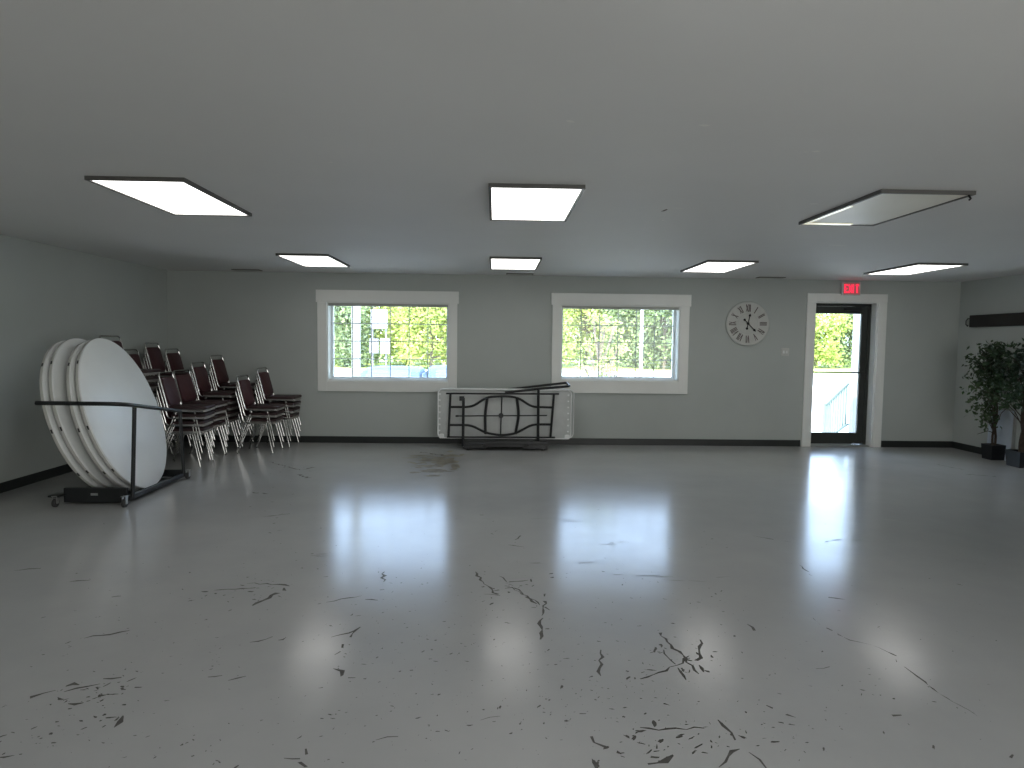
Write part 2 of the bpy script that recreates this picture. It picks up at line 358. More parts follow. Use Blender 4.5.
# ---------------------------------------------------------------- windows
def casing(name, o, i, d=.028):
    b = MB()
    x0, x1, z0, z1 = o; a0, a1, c0, c1 = i
    b.box((x0+.015, YB-d, z0), (a0, YB, c1)); b.box((a1, YB-d, z0), (x1-.015, YB, c1))
    b.box((a0, YB-d, z0), (a1, YB, c0)) if c0 > .1 else None
    e_ = .004 if c0 > .1 else -.015
    b.box((x0-e_, YB-d-.006, c1), (x1+e_, YB, z1))
    struct(b.build(name, M['trim'], bevel=.003, seg=1))
casing('trim_1', (-2.56, -.53, .75, 2.2), W1); casing('trim_2', (.81, 2.83, .76, 2.2), W2); casing('trim_3', (4.52, 5.73, 0, 2.245), DR)
def window(name, w, side, blabel):
    x0, x1, z0, z1 = w; yg = YB+.215
    r = empty(name, ((x0+x1)/2, YB, z0)); struct(r)
    def loc(b): 
        b.v = [(x-r.location.x, y-r.location.y, z-r.location.z) for x, y, z in b.v]; return b
    t = .012
    b = MB(); b.box((x0, YB, z0), (x0+t, YB+T, z1)); b.box((x1-t, YB, z0), (x1, YB+T, z1)); b.box((x0+t, YB, z0), (x1-t, YB+T, z0+t)); b.box((x0+t, YB, z1-t), (x1-t, YB+T, z1))
    loc(b).build('reveal', M['trim'], r)
    s = .03; a0, a1, c0, c1 = x0+t, x1-t, z0+t, z1-t
    b = MB(); b.box((a0, yg-.03, c0), (a0+s, yg+.03, c1)); b.box((a1-s, yg-.03, c0), (a1, yg+.03, c1)); b.box((a0+s, yg-.03, c0), (a1-s, yg+.03, c0+.045)); b.box((a0+s, yg-.03, c1-s*.6), (a1-s, yg+.03, c1))
    loc(b).build('window_frame', M['vinyl'], r)
    b = MB(); b.box((a0+s, yg-.003, c0+.045), (a1-s, yg+.003, c1-s*.6)); loc(b).build('window_pane', M['glass'], r)
    b = MB(); g = .0065
    X0, X1, Z0_, Z1_ = a0+s, a1-s, c0+.045, c1-s*.6
    for k in range(1, 6): x = X0+(X1-X0)*k/6; b.box((x-g, yg-.014, Z0_), (x+g, yg-.006, Z1_))
    for k in range(1, 4): z = Z0_+(Z1_-Z0_)*k/4; b.box((X0, yg-.0135, z-g), (X1, yg-.0065, z+g))
    loc(b).build('grille', mat(name+'_grille', (.42, .44, .38), .5), r)
    # horizontal blind
    br = empty('window_blind', ((x0+x1)/2, YB+.075, z0)); tag(br, blabel, 'blind')
    def lb(b): b.v = [(x-br.location.x, y-br.location.y, z-br.location.z) for x, y, z in b.v]; return b
    b = MB(); b.box((x0+.014, YB+.01, z1-.05), (x1-.014, YB+.06, z1-.0125)); lb(b).build('headrail', M['rail'], br, bevel=.002, seg=1)
    b = MB()
    n = 22; zt = z1-.075; zb = z0+.045
    for k in range(n+1):
        z = zt-(zt-zb)*k/n; b.box((x0+.02, YB+.022, z-.0008), (x1-.02, YB+.058, z+.0007))
    lb(b).build('slats', M['slat'], br)
    b = MB(); b.box((x0+.018, YB+.024, z0+.0125), (x1-.018, YB+.056, z0+.03)); lb(b).build('bottom_rail', M['vinyl'], br)
    for fx in (.15, .5, .85):
        b = MB(); x = x0+(x1-x0)*fx; b.tube([(x, YB+.022, z0+.03), (x, YB+.022, z1-.05)], .0012, 5); lb(b).build('lift_cord', M['slat'], br)
    # portal for sky light sampling
    ld = bpy.data.lights.new('daylight_portal', 'AREA'); ld.shape = 'RECTANGLE'; ld.size = x1-x0; ld.size_y = z1-z0; ld.cycles.is_portal = True
    lo = bpy.data.objects.new('daylight_portal', ld); COL.objects.link(lo); lo.location = ((x0+x1)/2, YB+T+.02, (z0+z1)/2); lo.rotation_euler = (-PI/2, 0, 0)
window('window_1', W1, 1, 'open horizontal blind hanging in the left window, white slats under grey headrail')
window('window_2', W2, -1, 'open horizontal blind hanging in the right window, nearest the clock')

# ---------------------------------------------------------------- door
dr = empty('door_1', ((DR[0]+DR[1])/2, YB, 0)); struct(dr)
def D_(b): b.v = [(x-dr.location.x, y-dr.location.y, z) for x, y, z in b.v]; return b
x0, x1, _, z1 = DR; t = .012
b = MB(); b.box((x0, YB, 0), (x0+t, YB+T, z1)); b.box((x1-t, YB, 0), (x1, YB+T, z1)); b.box((x0+t, YB, z1-t), (x1-t, YB+T, z1)); D_(b).build('reveal', M['trim'], dr)
yd = YB+.17
b = MB(); b.box((x0+t, yd-.03, 0), (x0+t+.004, yd+.05, z1-t)); b.box((x1-t-.045, yd-.03, 0), (x1-t, yd+.05, z1-t)); b.box((x0+t, yd-.03, z1-t-.04), (x1-t, yd+.05, z1-t)); D_(b).build('door_frame', M['black'], dr)
lx0, lx1, lz0, lz1 = x0+t+.006, x1-t-.047, .02, z1-t-.042
gx0, gx1, gz0, gz1 = lx0+.05, lx1-.09, .19, 1.965
b = MB(); b.box((lx0, yd-.02, lz0), (gx0, yd+.02, lz1)); b.box((gx1, yd-.02, lz0), (lx1, yd+.02, lz1)); b.box((gx0, yd-.02, lz0), (gx1, yd+.02, gz0)); b.box((gx0, yd-.02, gz1), (gx1, yd+.02, lz1))
leaf = D_(b).build('door_leaf', M['black'], dr, bevel=.002, seg=1)
b = MB(); b.box((gx0, yd-.004, gz0), (gx1, yd+.004, gz1)); D_(b).build('glass_pane', M['glass'], leaf)
b = MB(); b.box((lx0, yd-.06, 1.085), (lx1-.02, yd-.045, 1.105)); b.box((lx0+.02, yd-.05, 1.08), (lx0+.04, yd-.02, 1.11)); b.box((lx1-.05, yd-.05, 1.08), (lx1-.03, yd-.02, 1.11)); D_(b).build('push_bar', M['black'], leaf)
b = MB(); b.box((lx1-.36, yd-.07, lz1-.06), (lx1-.12, yd-.02, lz1-.02)); b.tube([(lx1-.14, yd-.05, lz1-.02), (lx1-.30, yd-.09, lz1-.015), (lx1-.02, yd-.05, lz1+.01)], .008, 6); D_(b).build('door_closer', M['iron'], leaf)
b = MB(); b.box((x0+t, YB+.04, 0), (x1-t, YB+T-.01, .014)); D_(b).build('threshold', M['alum'], dr, bevel=.003, seg=1)
b = MB(); b.tube([(gx0+.0, yd-.03, .02), (gx0+.62, yd-.03, .02)], .006, 6); D_(b).build('door_sweep', M['alum'], leaf)
ld = bpy.data.lights.new('daylight_portal', 'AREA'); ld.shape = 'RECTANGLE'; ld.size = .9; ld.size_y = 2.05; ld.cycles.is_portal = True
lo = bpy.data.objects.new('daylight_portal', ld); COL.objects.link(lo); lo.location = ((x0+x1)/2, YB+T+.02, 1.04); lo.rotation_euler = (-PI/2, 0, 0)

# exit sign
es = empty('exit_sign', (5.160, YB, 2.318)); tag(es, 'small red lit exit sign mounted on wall above the glass door', 'exit sign')
b = MB(); b.box((-.14, -.05, -.095), (.14, 0, .095)); b.build('housing', M['exh'], es, bevel=.006)
b = MB(); b.box((-.112, -.053, -.082), (.122, -.05, .082)); b.build('sign_face', M['exf'], es)
def stroke(b, p, q, w, y0, y1):
    p = Vector((p[0], 0, p[1])); q = Vector((q[0], 0, q[1])); d = (q-p).normalized(); n = Vector((-d.z, 0, d.x))*w/2
    k = [(p-n), (q-n), (q+n), (p+n)]; b.prism([(v.x, v.z) for v in k], y1-y0, lambda u, v, w_: (u, y0+w_, v))
b = MB(); hh = .058; lw = .015
def letter(segs, ox, w=.046):
    for (a, c) in segs: stroke(b, (ox+a[0]*w, (a[1]-.5)*2*hh), (ox+c[0]*w, (c[1]-.5)*2*hh), lw, -.056, -.053)
letter([((0.1,0),(0.1,1)), ((0,.93),(1,.93)), ((0,.07),(1,.07)), ((0,.5),(.85,.5))], -.100)
letter([((0,0),(1,1)), ((0,1),(1,0))], -.040)
letter([((.5,0),(.5,1))], .012, .03)
letter([((.5,0),(.5,1)), ((0,.93),(1,.93))], .060)
b.build('lettering', M['exl'], es)

# wall clock
ck = empty('wall_clock', (3.67, YB, 1.795)); tag(ck, 'large round pale wall clock with roman numerals, between right window and door', 'clock')
R = .315
def circ(r, n=56, cx=0, cz=0): return [(cx+r*math.cos(2*PI*i/n), cz+r*math.sin(2*PI*i/n)) for i in range(n)]
ex = lambda y0: (lambda u, v, w: (u, y0-w, v))
b = MB(); b.prism(circ(R), .03, ex(0)); b.build('dial', M['clock'], ck)
b = MB(); b.tube([(R*math.cos(2*PI*i/56), -.024, R*math.sin(2*PI*i/56)) for i in range(57)], .010, 8, False); b.build('rim', M['clockr'], ck, smooth=True)
b = MB(); b.tube([(.145*math.cos(2*PI*i/56), -.030, .145*math.sin(2*PI*i/56)) for i in range(57)], .003, 6, False); b.build('inner_ring', M['clockr'], ck, smooth=True)
b = MB()
NUM = ['XII','I','II','III','IV','V','VI','VII','VIII','IX','X','XI']
for k, s in enumerate(NUM):
    a = -k*PI/6; ca, sa = math.cos(a), math.sin(a)
    ws = {'I': .018, 'V': .038, 'X': .038}; tot = sum(ws[c] for c in s); x = -tot/2; rm, hz = .225, .052
    flip = 1
    for c in s:
        w = ws[c]; m_ = x+w/2
        segs = {'I': [((m_, -hz), (m_, hz), .012)], 'V': [((x+.004, hz), (m_, -hz), .012), ((m_, -hz), (x+w-.004, hz), .007)], 'X': [((x+.004, hz), (x+w-.004, -hz), .012), ((x+.004, -hz), (x+w-.004, hz), .007)]}[c]
        for p, q, lw_ in segs:
            f2 = lambda p: (p[0]*ca-(rm+p[1])*sa, p[0]*sa+(rm+p[1])*ca)
            stroke(b, f2(p), f2(q), lw_, -.033, -.030)
        x += w
b.build('numerals', M['ink'], ck)
def hand(name, ang, L_, tail, w, y):
    b = MB(); d = Vector((math.sin(ang), math.cos(ang)))
    stroke(b, -d*tail, d*L_, w, y-.003, y)
    for s_ in (L_*.82, -tail*.85): b.prism(circ(w*1.5, 12, d.x*s_, d.y*s_), .003, ex(y))
    b.build(name, M['inkb'], ck)
hand('hour_hand', math.radians(11), .145, .085, .012, -.036)
hand('minute_hand', math.radians(135), .16, .09, .012, -.041)
b = MB(); b.prism(circ(.018, 16), .018, ex(-.03)); b.build('hub', M['inkb'], ck)

# light switch
swp = at(785, 352, 1, YB)
sw = empty('light_switch', (swp.x, YB, swp.z)); tag(sw, 'white light switch plate on back wall left of the door', 'switch')
b = MB(); b.box((-.058, -.007, -.058), (.058, 0, .058)); b.build('plate', M['sw'], sw, bevel=.002)
for s in (-.023, .023):
    b = MB(); b.box((s-.011, -.012, -.02), (s+.011, -.007, .02)); b.build('toggle', M['vinyl'], sw)

# ceiling vents
for (px, py, lab) in ((248, 270.0, 'thin ceiling vent near back wall above left window corner'), (519, 276.0, 'thin ceiling vent near back wall, just beyond the middle light'), (768, 278.0, 'thin ceiling vent near back wall above the wall clock')):
    p = at(px, py, 2, H); v = empty('ceiling_vent', (p.x, min(p.y, 9.45), H)); tag(v, lab, 'vent', 'ceiling vents')
    b = MB(); b.box((-.19, -.07, -.010), (.19, .07, 0)); b.build('vent_frame', M['vent'], v, bevel=.002, seg=1)
    b = MB()
    for k in range(5): b.box((-.17, -.052+k*.024, -.014), (.17, -.044+k*.024, -.010))
    b.build('louvre', M['rail'], v)

# ---------------------------------------------------------------- ceiling lights
def light(x, y, lab, lit=True, w=.59, d=1.12, m_=None):
    r = empty('ceiling_light', (x+w/2, y+d/2, H)); tag(r, lab, 'light', 'rectangular ceiling lights')
    hx, hy = w/2, d/2; t = .018; h = .024
    b = MB(); b.box((-hx, -hy, -h), (hx, -hy+t, 0)); b.box((-hx, hy-t, -h), (hx, hy, 0)); b.box((-hx, -hy+t, -h), (-hx+t, hy-t, 0)); b.box((hx-t, -hy+t, -h), (hx, hy-t, 0))
    b.build('fixture_frame', M['fx'], r)
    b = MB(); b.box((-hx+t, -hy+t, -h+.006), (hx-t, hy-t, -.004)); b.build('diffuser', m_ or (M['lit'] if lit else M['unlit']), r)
    if m_:
        b = MB(); b.box((-hx+.03, -hy+.03, -h-.055), (hx-.03, hy-.03, -h+.0065)); b.build('added_glow_box', m_, r, bevel=.01)  # protruding glowing box added so this fixture washes light over the ceiling
    if not lit:
        b = MB(); b.box((-hx+t, -hy+t+.4, -h+.001), (-hx+t+.03, hy-t, -h+.0055)); b.box((-hx+t+.03, hy-t-.05, -h+.001), (.1, hy-t, -h+.0055)); b.build('painted_glint', M['glintstrip'], r)  # glowing strips imitate a glint along the unlit lens
    return r
light(-2.46, 4.13, 'lit ceiling light at left, the larger one nearer the camera')
light(-.05, 4.13, 'lit ceiling light in the middle, the larger one nearer the camera')
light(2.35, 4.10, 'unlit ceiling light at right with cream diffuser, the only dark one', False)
light(-2.46, 7.62, 'small lit ceiling light above the left window')
light(-.07, 7.62, 'small lit ceiling light in the middle, before the back wall')
light(2.40, 7.62, 'small lit ceiling light between the clock and right window')
light(4.80, 7.58, 'small lit ceiling light at far right, in front of the exit sign')
for x, y, lab in ((.22, .46, 'lit ceiling light just behind the top of view'), (-2.46, .5, 'added unseen ceiling light overhead at left behind view'), (.0, -3.0, 'added unseen ceiling light near the front wall')):  # the last two fixtures are unseen, added for room brightness
    light(x, y, lab, m_=M['lit2'] if x > .1 else None)
# small hook beside the unlit light
p = at(969, 196, 2, H-.03); b = MB(); b.tube([(p.x, p.y, H), (p.x, p.y, H-.03), (p.x+.012, p.y, H-.045), (p.x+.002, p.y, H-.055)], .006, 6)
tag(b.build('ceiling_hook', M['hook']), 'tiny dark hook in ceiling at corner of the unlit light', 'hook')

# ---------------------------------------------------------------- right wall board and hook
bd = MB(); bd.box((XR-.05, 7.2, 1.775), (XR, 9.43, 1.945)); tag(bd.build('wall_board', M['wood'], bevel=.006), 'long dark wooden board mounted high on right wall above the plants', 'board')
b = MB(); b.tube([(XR, 9.50, 1.90), (XR-.02, 9.50, 1.90), (XR-.045, 9.50, 1.87), (XR-.045, 9.50, 1.82), (XR-.02, 9.50, 1.79), (XR-.012, 9.50, 1.81)], .007, 6)
tag(b.build('wall_hook', M['hook'], smooth=True), 'small dark curved hook on right wall at the end of the long board', 'hook')
# pale panel behind plants
pn = empty('storage_panel', (XR-.035, 8.80, 0)); tag(pn, 'pale blue-grey panel leaning on right wall behind the potted trees', 'panel')
b = MB(); b.box((-.012, -.27, 0), (.012, .17, .66), Matrix.Rotation(.03, 4, 'Y')); b.build('board', M['panel'], pn, bevel=.003)
b = MB(); b.box((-.018, -.285, 0), (.014, -.27, .66), Matrix.Rotation(.03, 4, 'Y')); b.build('edge_strip', M['alum'], pn)

# ---------------------------------------------------------------- potted trees
def leaf_quads(b, p, s, d=None):
    d = d or Vector((rnd.gauss(0, 1), rnd.gauss(0, 1), rnd.gauss(-.3, .8)))
    d = d.normalized(); a = d.cross(Vector((rnd.gauss(0, 1), rnd.gauss(0, 1), rnd.gauss(0, 1)))).normalized(); n = d.cross(a)
    w = s*.24
    b.face([p, p+d*s*.45+a*w+n*s*.05, p+d*s, p+d*s*.45-a*w+n*s*.05])
def ficus(name, x, y, h, potw, lab, blobs, trunk_r, seed, lm):
    global rnd
    keep = rnd; rnd = random.Random(seed)
    r = empty(name, (x, y, 0)); tag(r, lab, 'plant', None)
    w = potw/2; ph = .20
    b = MB(); k = w*.86
    b.v = [(-k,-k,0),(k,-k,0),(k,k,0),(-k,k,0),(-w,-w,ph),(w,-w,ph),(w,w,ph),(-w,w,ph),(-w+.015,-w+.015,ph),(w-.015,-w+.015,ph),(w-.015,w-.015,ph),(-w+.015,w-.015,ph),(-w+.02,-w+.02,ph-.03),(w-.02,-w+.02,ph-.03),(w-.02,w-.02,ph-.03),(-w+.02,w-.02,ph-.03)]
    b.f = [(0,3,2,1)] + [(i, (i+1) % 4, 4+(i+1) % 4, 4+i) for i in range(4)] + [(4+i, 4+(i+1) % 4, 8+(i+1) % 4, 8+i) for i in range(4)] + [(8+i, 8+(i+1) % 4, 12+(i+1) % 4, 12+i) for i in range(4)]
    b.m = [0]*len(b.f); b.build('pot', M['pot'], r)
    b = MB(); b.box((-w+.02, -w+.02, ph-.05), (w-.02, w-.02, ph-.025)); b.build('moss', M['soil'], r)
    b = MB()
    T_ = []
    for q in range(2):
        ph0 = q*PI; b.tube([(.018*math.cos(ph0+z*9), .018*math.sin(ph0+z*9), z) for z in [.15+i*.08 for i in range(int((h*.62)/.08))]], [trunk_r*(1-.04*i) for i in range(int((h*.62)/.08))], 7)
    tips = []
    for c, s, n in blobs:
        c = Vector(c)
        for i in range(max(3, int(n/60))):
            e = c+Vector((rnd.gauss(0, s[0]*.5), rnd.gauss(0, s[0]*.5), rnd.gauss(0, s[1]*.5))); e.x = min(e.x, XR-.12-x)
            z0 = min(max(.35, e.z-.35), h*.62); m_ = Vector((e.x*.4, e.y*.4, (z0+e.z)/2+.04))
            b.tube([(0, 0, z0), m_, e], [.007, .005, .003], 5); tips.append(e)
    b.build('trunk', M['bark'], r, smooth=True)
    b = MB()
    for c, s, n in blobs:
        c = Vector(c)
        for i in range(n):
            dx, dy, dz = [max(-.8, min(.8, rnd.gauss(0, .45))) for _ in range(3)]
            p = c+Vector((dx*s[0], dy*s[0], dz*s[1]))
            p.x = min(p.x, XR-.14-x-rnd.random()*.08)
            leaf_quads(b, p, rnd.uniform(.05, .085))
    b.build('foliage', lm, r)
    for v_ in r.children:
        pass
    rnd = keep
    return r
ficus('potted_tree', 6.675, 8.72, 1.62, .20, 'artificial leafy tree in black square pot, farther one with thin trunk, beside panel',
      [((-.05,0,1.30),(.30,.30),300), ((-.20,-.05,1.05),(.26,.30),240), ((.05,0,1.05),(.25,.40),220), ((-.18,0,.78),(.18,.25),150), ((-.02,0,.62),(.12,.25),70), ((.02,0,1.45),(.18,.15),110), ((-.15,0,.52),(.08,.12),28), ((-.28,0,1.3),(.12,.14),50)], .016, 3, M['fic'])
ficus('potted_tree', 6.63, 8.18, 1.66, .25, 'artificial leafy tree in black square pot, nearer one cut by photo edge',
      [((-.15,0,1.28),(.32,.30),380), ((.0,0,1.05),(.34,.35),330), ((-.18,0,.92),(.24,.20),200), ((.05,-.1,1.40),(.26,.20),200)], .026, 5, M['fic2'])

# ---------------------------------------------------------------- stacking chairs
def make_chair(lab):
    r = empty('stacking_chair'); tag(r, lab, 'chair', 'burgundy chrome chairs stacked in the left corner')
    W = .205; ch = M['chrome']
    b = MB(); b.prism(rounded(.385, .40, .05, 4, .042, 0), .034, lambda u, v, w: (u, v, .418+w)); b.build('seat', M['brgd'], r, smooth=True, bevel=.010, seg=2)
    b = MB(); b.prism(rounded(.375, .39, .04, 3, .042, 0), .026, lambda u, v, w: (u, v, .391+w)); b.build('seat_pan', M['pan'], r)
    # backrest pad, leaning back
    ta = math.tan(math.radians(15)); bx = lambda z: -.168-(z-.45)*ta
    b = MB(); b.prism([(p[0], p[1]+.625) for p in rounded(.36, .31, .045, 4)], .030, lambda u, v, w: (bx(v)-.013+w, u, v)); b.build('backrest', M['brg'], r, smooth=True, bevel=.008, seg=2)
    b = MB()
    P = [(.215, -W, .398), (-.165, -W, .402), (bx(.835), -W, .835), (bx(.835), W, .835), (-.165, W, .402), (.215, W, .398)]
    b.tube(arc_pts(P, .045, 5), .0095, 8); b.tube([(.212, -W, .398), (.212, W, .398)], .008, 6)
    b.build('back_frame', ch, r, smooth=True)
    for sy in (-1, 1):
        for (xa, xb) in ((.11, .205), (-.09, -.245)):
            b = MB(); b.tube([(xa, sy*(W-.018), .392), (xa+(xb-xa)*.1, sy*(W-.012), .355), (xb, sy*(W+.012), .006)], .0075, 7)
            l = b.build('leg', ch, r, smooth=True)
            b = MB(); b.tube([(xb+(xa-xb)*.03, sy*(W+.0115), .014), (xb, sy*(W+.012), 0)], .0082, 7); b.build('foot_cap', M['rubber'], l)
    for xa in (.11, -.11):
        b = MB(); b.tube([(xa, -W+.018, .386), (xa, W-.018, .386)], .0085, 6); b.build('stretcher', ch, r)
    return r
stacks = [  # centre x, centre y, chairs, turn, description of the stack
    (-4.24, 7.90, 9, 0, 'tall stack against left wall, nearest the round tables'),
    (-4.30, 8.42, 7, 0, 'second stack from the round tables along left wall'),
    (-4.28, 8.95, 8, .08, 'third stack from the round tables along left wall'),
    (-4.24, 9.43, 7, .04, 'corner stack where left and back walls meet'),
    (-3.58, 7.92, 4, .09, 'low front stack beside the round tables'),
    (-3.64, 8.42, 4, 0, 'low stack just behind the one beside the round tables'),
    (-3.66, 8.94, 5, .03, 'middle stack between the corner and the open floor'),
    (-3.63, 9.43, 6, .03, 'stack against back wall, right of the corner stack'),
    (-3.06, 8.90, 3, .03, 'shortest stack, standing out towards the open floor'),
    (-2.99, 9.42, 4, .02, 'rightmost stack against back wall, near the left window'),
]
ordn = ['top', 'second from top', 'third from top', 'fourth from top', 'fifth from top', 'sixth from top', 'seventh from top', 'eighth from top', 'bottom']
proto = None
for (sx, sy, n, tr_, d) in stacks:
    rz = tr_+rnd.uniform(-.01, .01)
    for k in range(n):
        which = 'bottom' if k == 0 else ordn[n-1-k]
        lab = f'burgundy chair, {which} of {d}'
        if proto is None: proto = make_chair(lab); o = proto
        else: o = copy_tree(proto)
        o['label'] = lab
        o.location = (sx+rnd.uniform(-.004, .004)+k*.011-.012*n*.4, sy+rnd.uniform(-.004, .004), k*.083); o.rotation_euler = (0, 0, rz+rnd.uniform(-.008, .008))

# ---------------------------------------------------------------- round tables on dolly
def caster(root, x, y, h, k=0):
    r_ = h*.36
    c = MB(); c.tube([(x-.012, y, r_), (x+.012, y, r_)], r_, 16); w = c.build('caster_wheel', M['rubber'], root, smooth=True)
    c = MB(); c.box((x-.018, y-.012, r_*.8), (x-.014, y+.02, h)); c.box((x+.014, y-.012, r_*.8), (x+.018, y+.02, h)); c.box((x-.022, y-.02, h-.006), (x+.022, y+.025, h)); c.tube([(x-.02, y, r_), (x+.02, y, r_)], .006, 6)
    c.build('caster_fork', M['alum'], w)
dl = empty('table_dolly', (-3.53, 6.5, 0)); tag(dl, 'black steel dolly with curved hand rail carrying the white round tables', 'dolly')
def DD(b): b.v = [(x+3.53, y-6.5, z) for x, y, z in b.v]; return b
b = MB(); b.box((-3.80, 5.95, .022), (-3.25, 5.99, .15)); b.box((-3.88, 5.86, .085), (-3.78, 5.99, .10)); b.box((-3.80, 7.02, .035), (-3.25, 7.06, .11)); b.box((-3.82, 5.98, .035), (-3.78, 7.06, .08)); b.box((-3.27, 5.98, .035), (-3.235, 7.06, .075))
b.box((-3.78, 6.02, .02), (-3.27, 7.02, .03)); DD(b).build('base_frame', M['iron'], dl, bevel=.003, seg=1)
P = [at(36, 403, 1, 5.72), at(122, 404, 1, 5.72), at(180, 411, 1, 7.0)]
b = MB(); b.tube(arc_pts(P, .16, 6), .018, 10); DD(b).build('hand_rail', M['iron'], dl, smooth=True)
q = at(134.5, 405.5, 1, 5.99)
b = MB(); b.tube([(-3.225, 6.0, .05), (q.x, q.y, q.z)], .018, 10); DD(b).build('post', M['iron'], dl, smooth=True)
q = P[2]; b = MB(); b.tube([(-3.24, 7.02, .05), q], .016, 10); DD(b).build('post', M['iron'], dl, smooth=True)
b = MB(); b.tube(arc_pts([(-3.81, 6.0, .05), (-3.98, 5.75, .35), P[0]+Vector((0, 0, 0))], .1), .012, 10) if False else b.tube([(-3.80, 7.04, .05), (-4.14, 7.10, .75)], .016, 10); DD(b).build('rear_post', M['iron'], dl, smooth=True)
b = MB(); b.box((-3.56, 5.944, .085), (-3.50, 5.95, .105)); DD(b).build('name_plate', M['alum'], dl)
for x in (-3.82, -3.225):
    for y in (5.87, 7.08): caster(dl, x+3.53, y-6.5, .10)
lean, yw = .302, -.105
e1 = Vector((math.sin(yw), math.cos(yw), 0)); hvec = Vector((-math.cos(yw), math.sin(yw), 0)); e2 = Vector((0,0,1))*math.cos(lean)+hvec*math.sin(lean); nrm = e2.cross(e1)
if nrm.x < 0: nrm = -nrm
RT = .760
labs = ['white round folding table on the dolly, frontmost with its full smooth top showing', 'white round folding table on the dolly, second from the front, only its rim showing',
        'white round folding table on the dolly, third from the front, behind the gap', 'white round folding table on the dolly, rearmost, nearest the left wall']
for i, off in enumerate((0, .065, .200, .265)):
    C0 = Vector((-3.573, 6.594, .752)) - nrm*off + Vector((0, -.02*i, .055 if i > 1 else 0))
    r = empty('round_folding_table', C0); tag(r, labs[i], 'table', 'white round folding tables on the dolly')
    r.matrix_world = Matrix.Translation(C0) @ Matrix((e1, e2, nrm)).transposed().to_4x4()
    # local: x=e1, y=e2, z=normal (top surface at 0)
    def ring(prof, n=96, b=None):
        b = MB(); k = len(prof)
        for j in range(n):
            a = 2*PI*j/n
            for (rr, z) in prof: b.v.append((rr*math.cos(a), rr*math.sin(a), z))
        for j in range(n):
            j2 = (j+1) % n
            for q in range(k-1): b.f.append((j*k+q, j2*k+q, j2*k+q+1, j*k+q+1)); b.m.append(0)
        b.f.append(tuple(j*k for j in range(n))); b.m.append(0); b.f.append(tuple(j*k+k-1 for j in range(n))[::-1]); b.m.append(0)
        return b
    ring([(RT-.012, 0), (RT-.003, -.003), (RT, -.010), (RT, -.014)]).build('tabletop', M['plast'], r, smooth=True)
    ring([(RT-.001, -.014), (RT-.001, -.036), (RT-.006, -.041), (RT-.03, -.041), (RT-.04, -.030)]).build('rim', M['edge'], r, smooth=True)
    for s in (-1, 1):
        b = MB(); b.tube(arc_pts([(-.32, s*.62, -.050), (-.32, s*.08, -.052), (.32, s*.08, -.052), (.32, s*.62, -.050)], .06), .0075, 8)
        b.tube([(-.32, s*.45, -.050), (.32, s*.45, -.050)], .0075, 6); b.build('folded_leg', M['iron'], r, smooth=True)
    for a in (2.35, 3.2, 3.8):
        b = MB(); mt = Matrix.Rotation(a, 4, 'Z'); b.box((RT-.004, -.018, -.032), (RT+.002, .018, -.020), mt); b.build('latch', M['iron'], r)

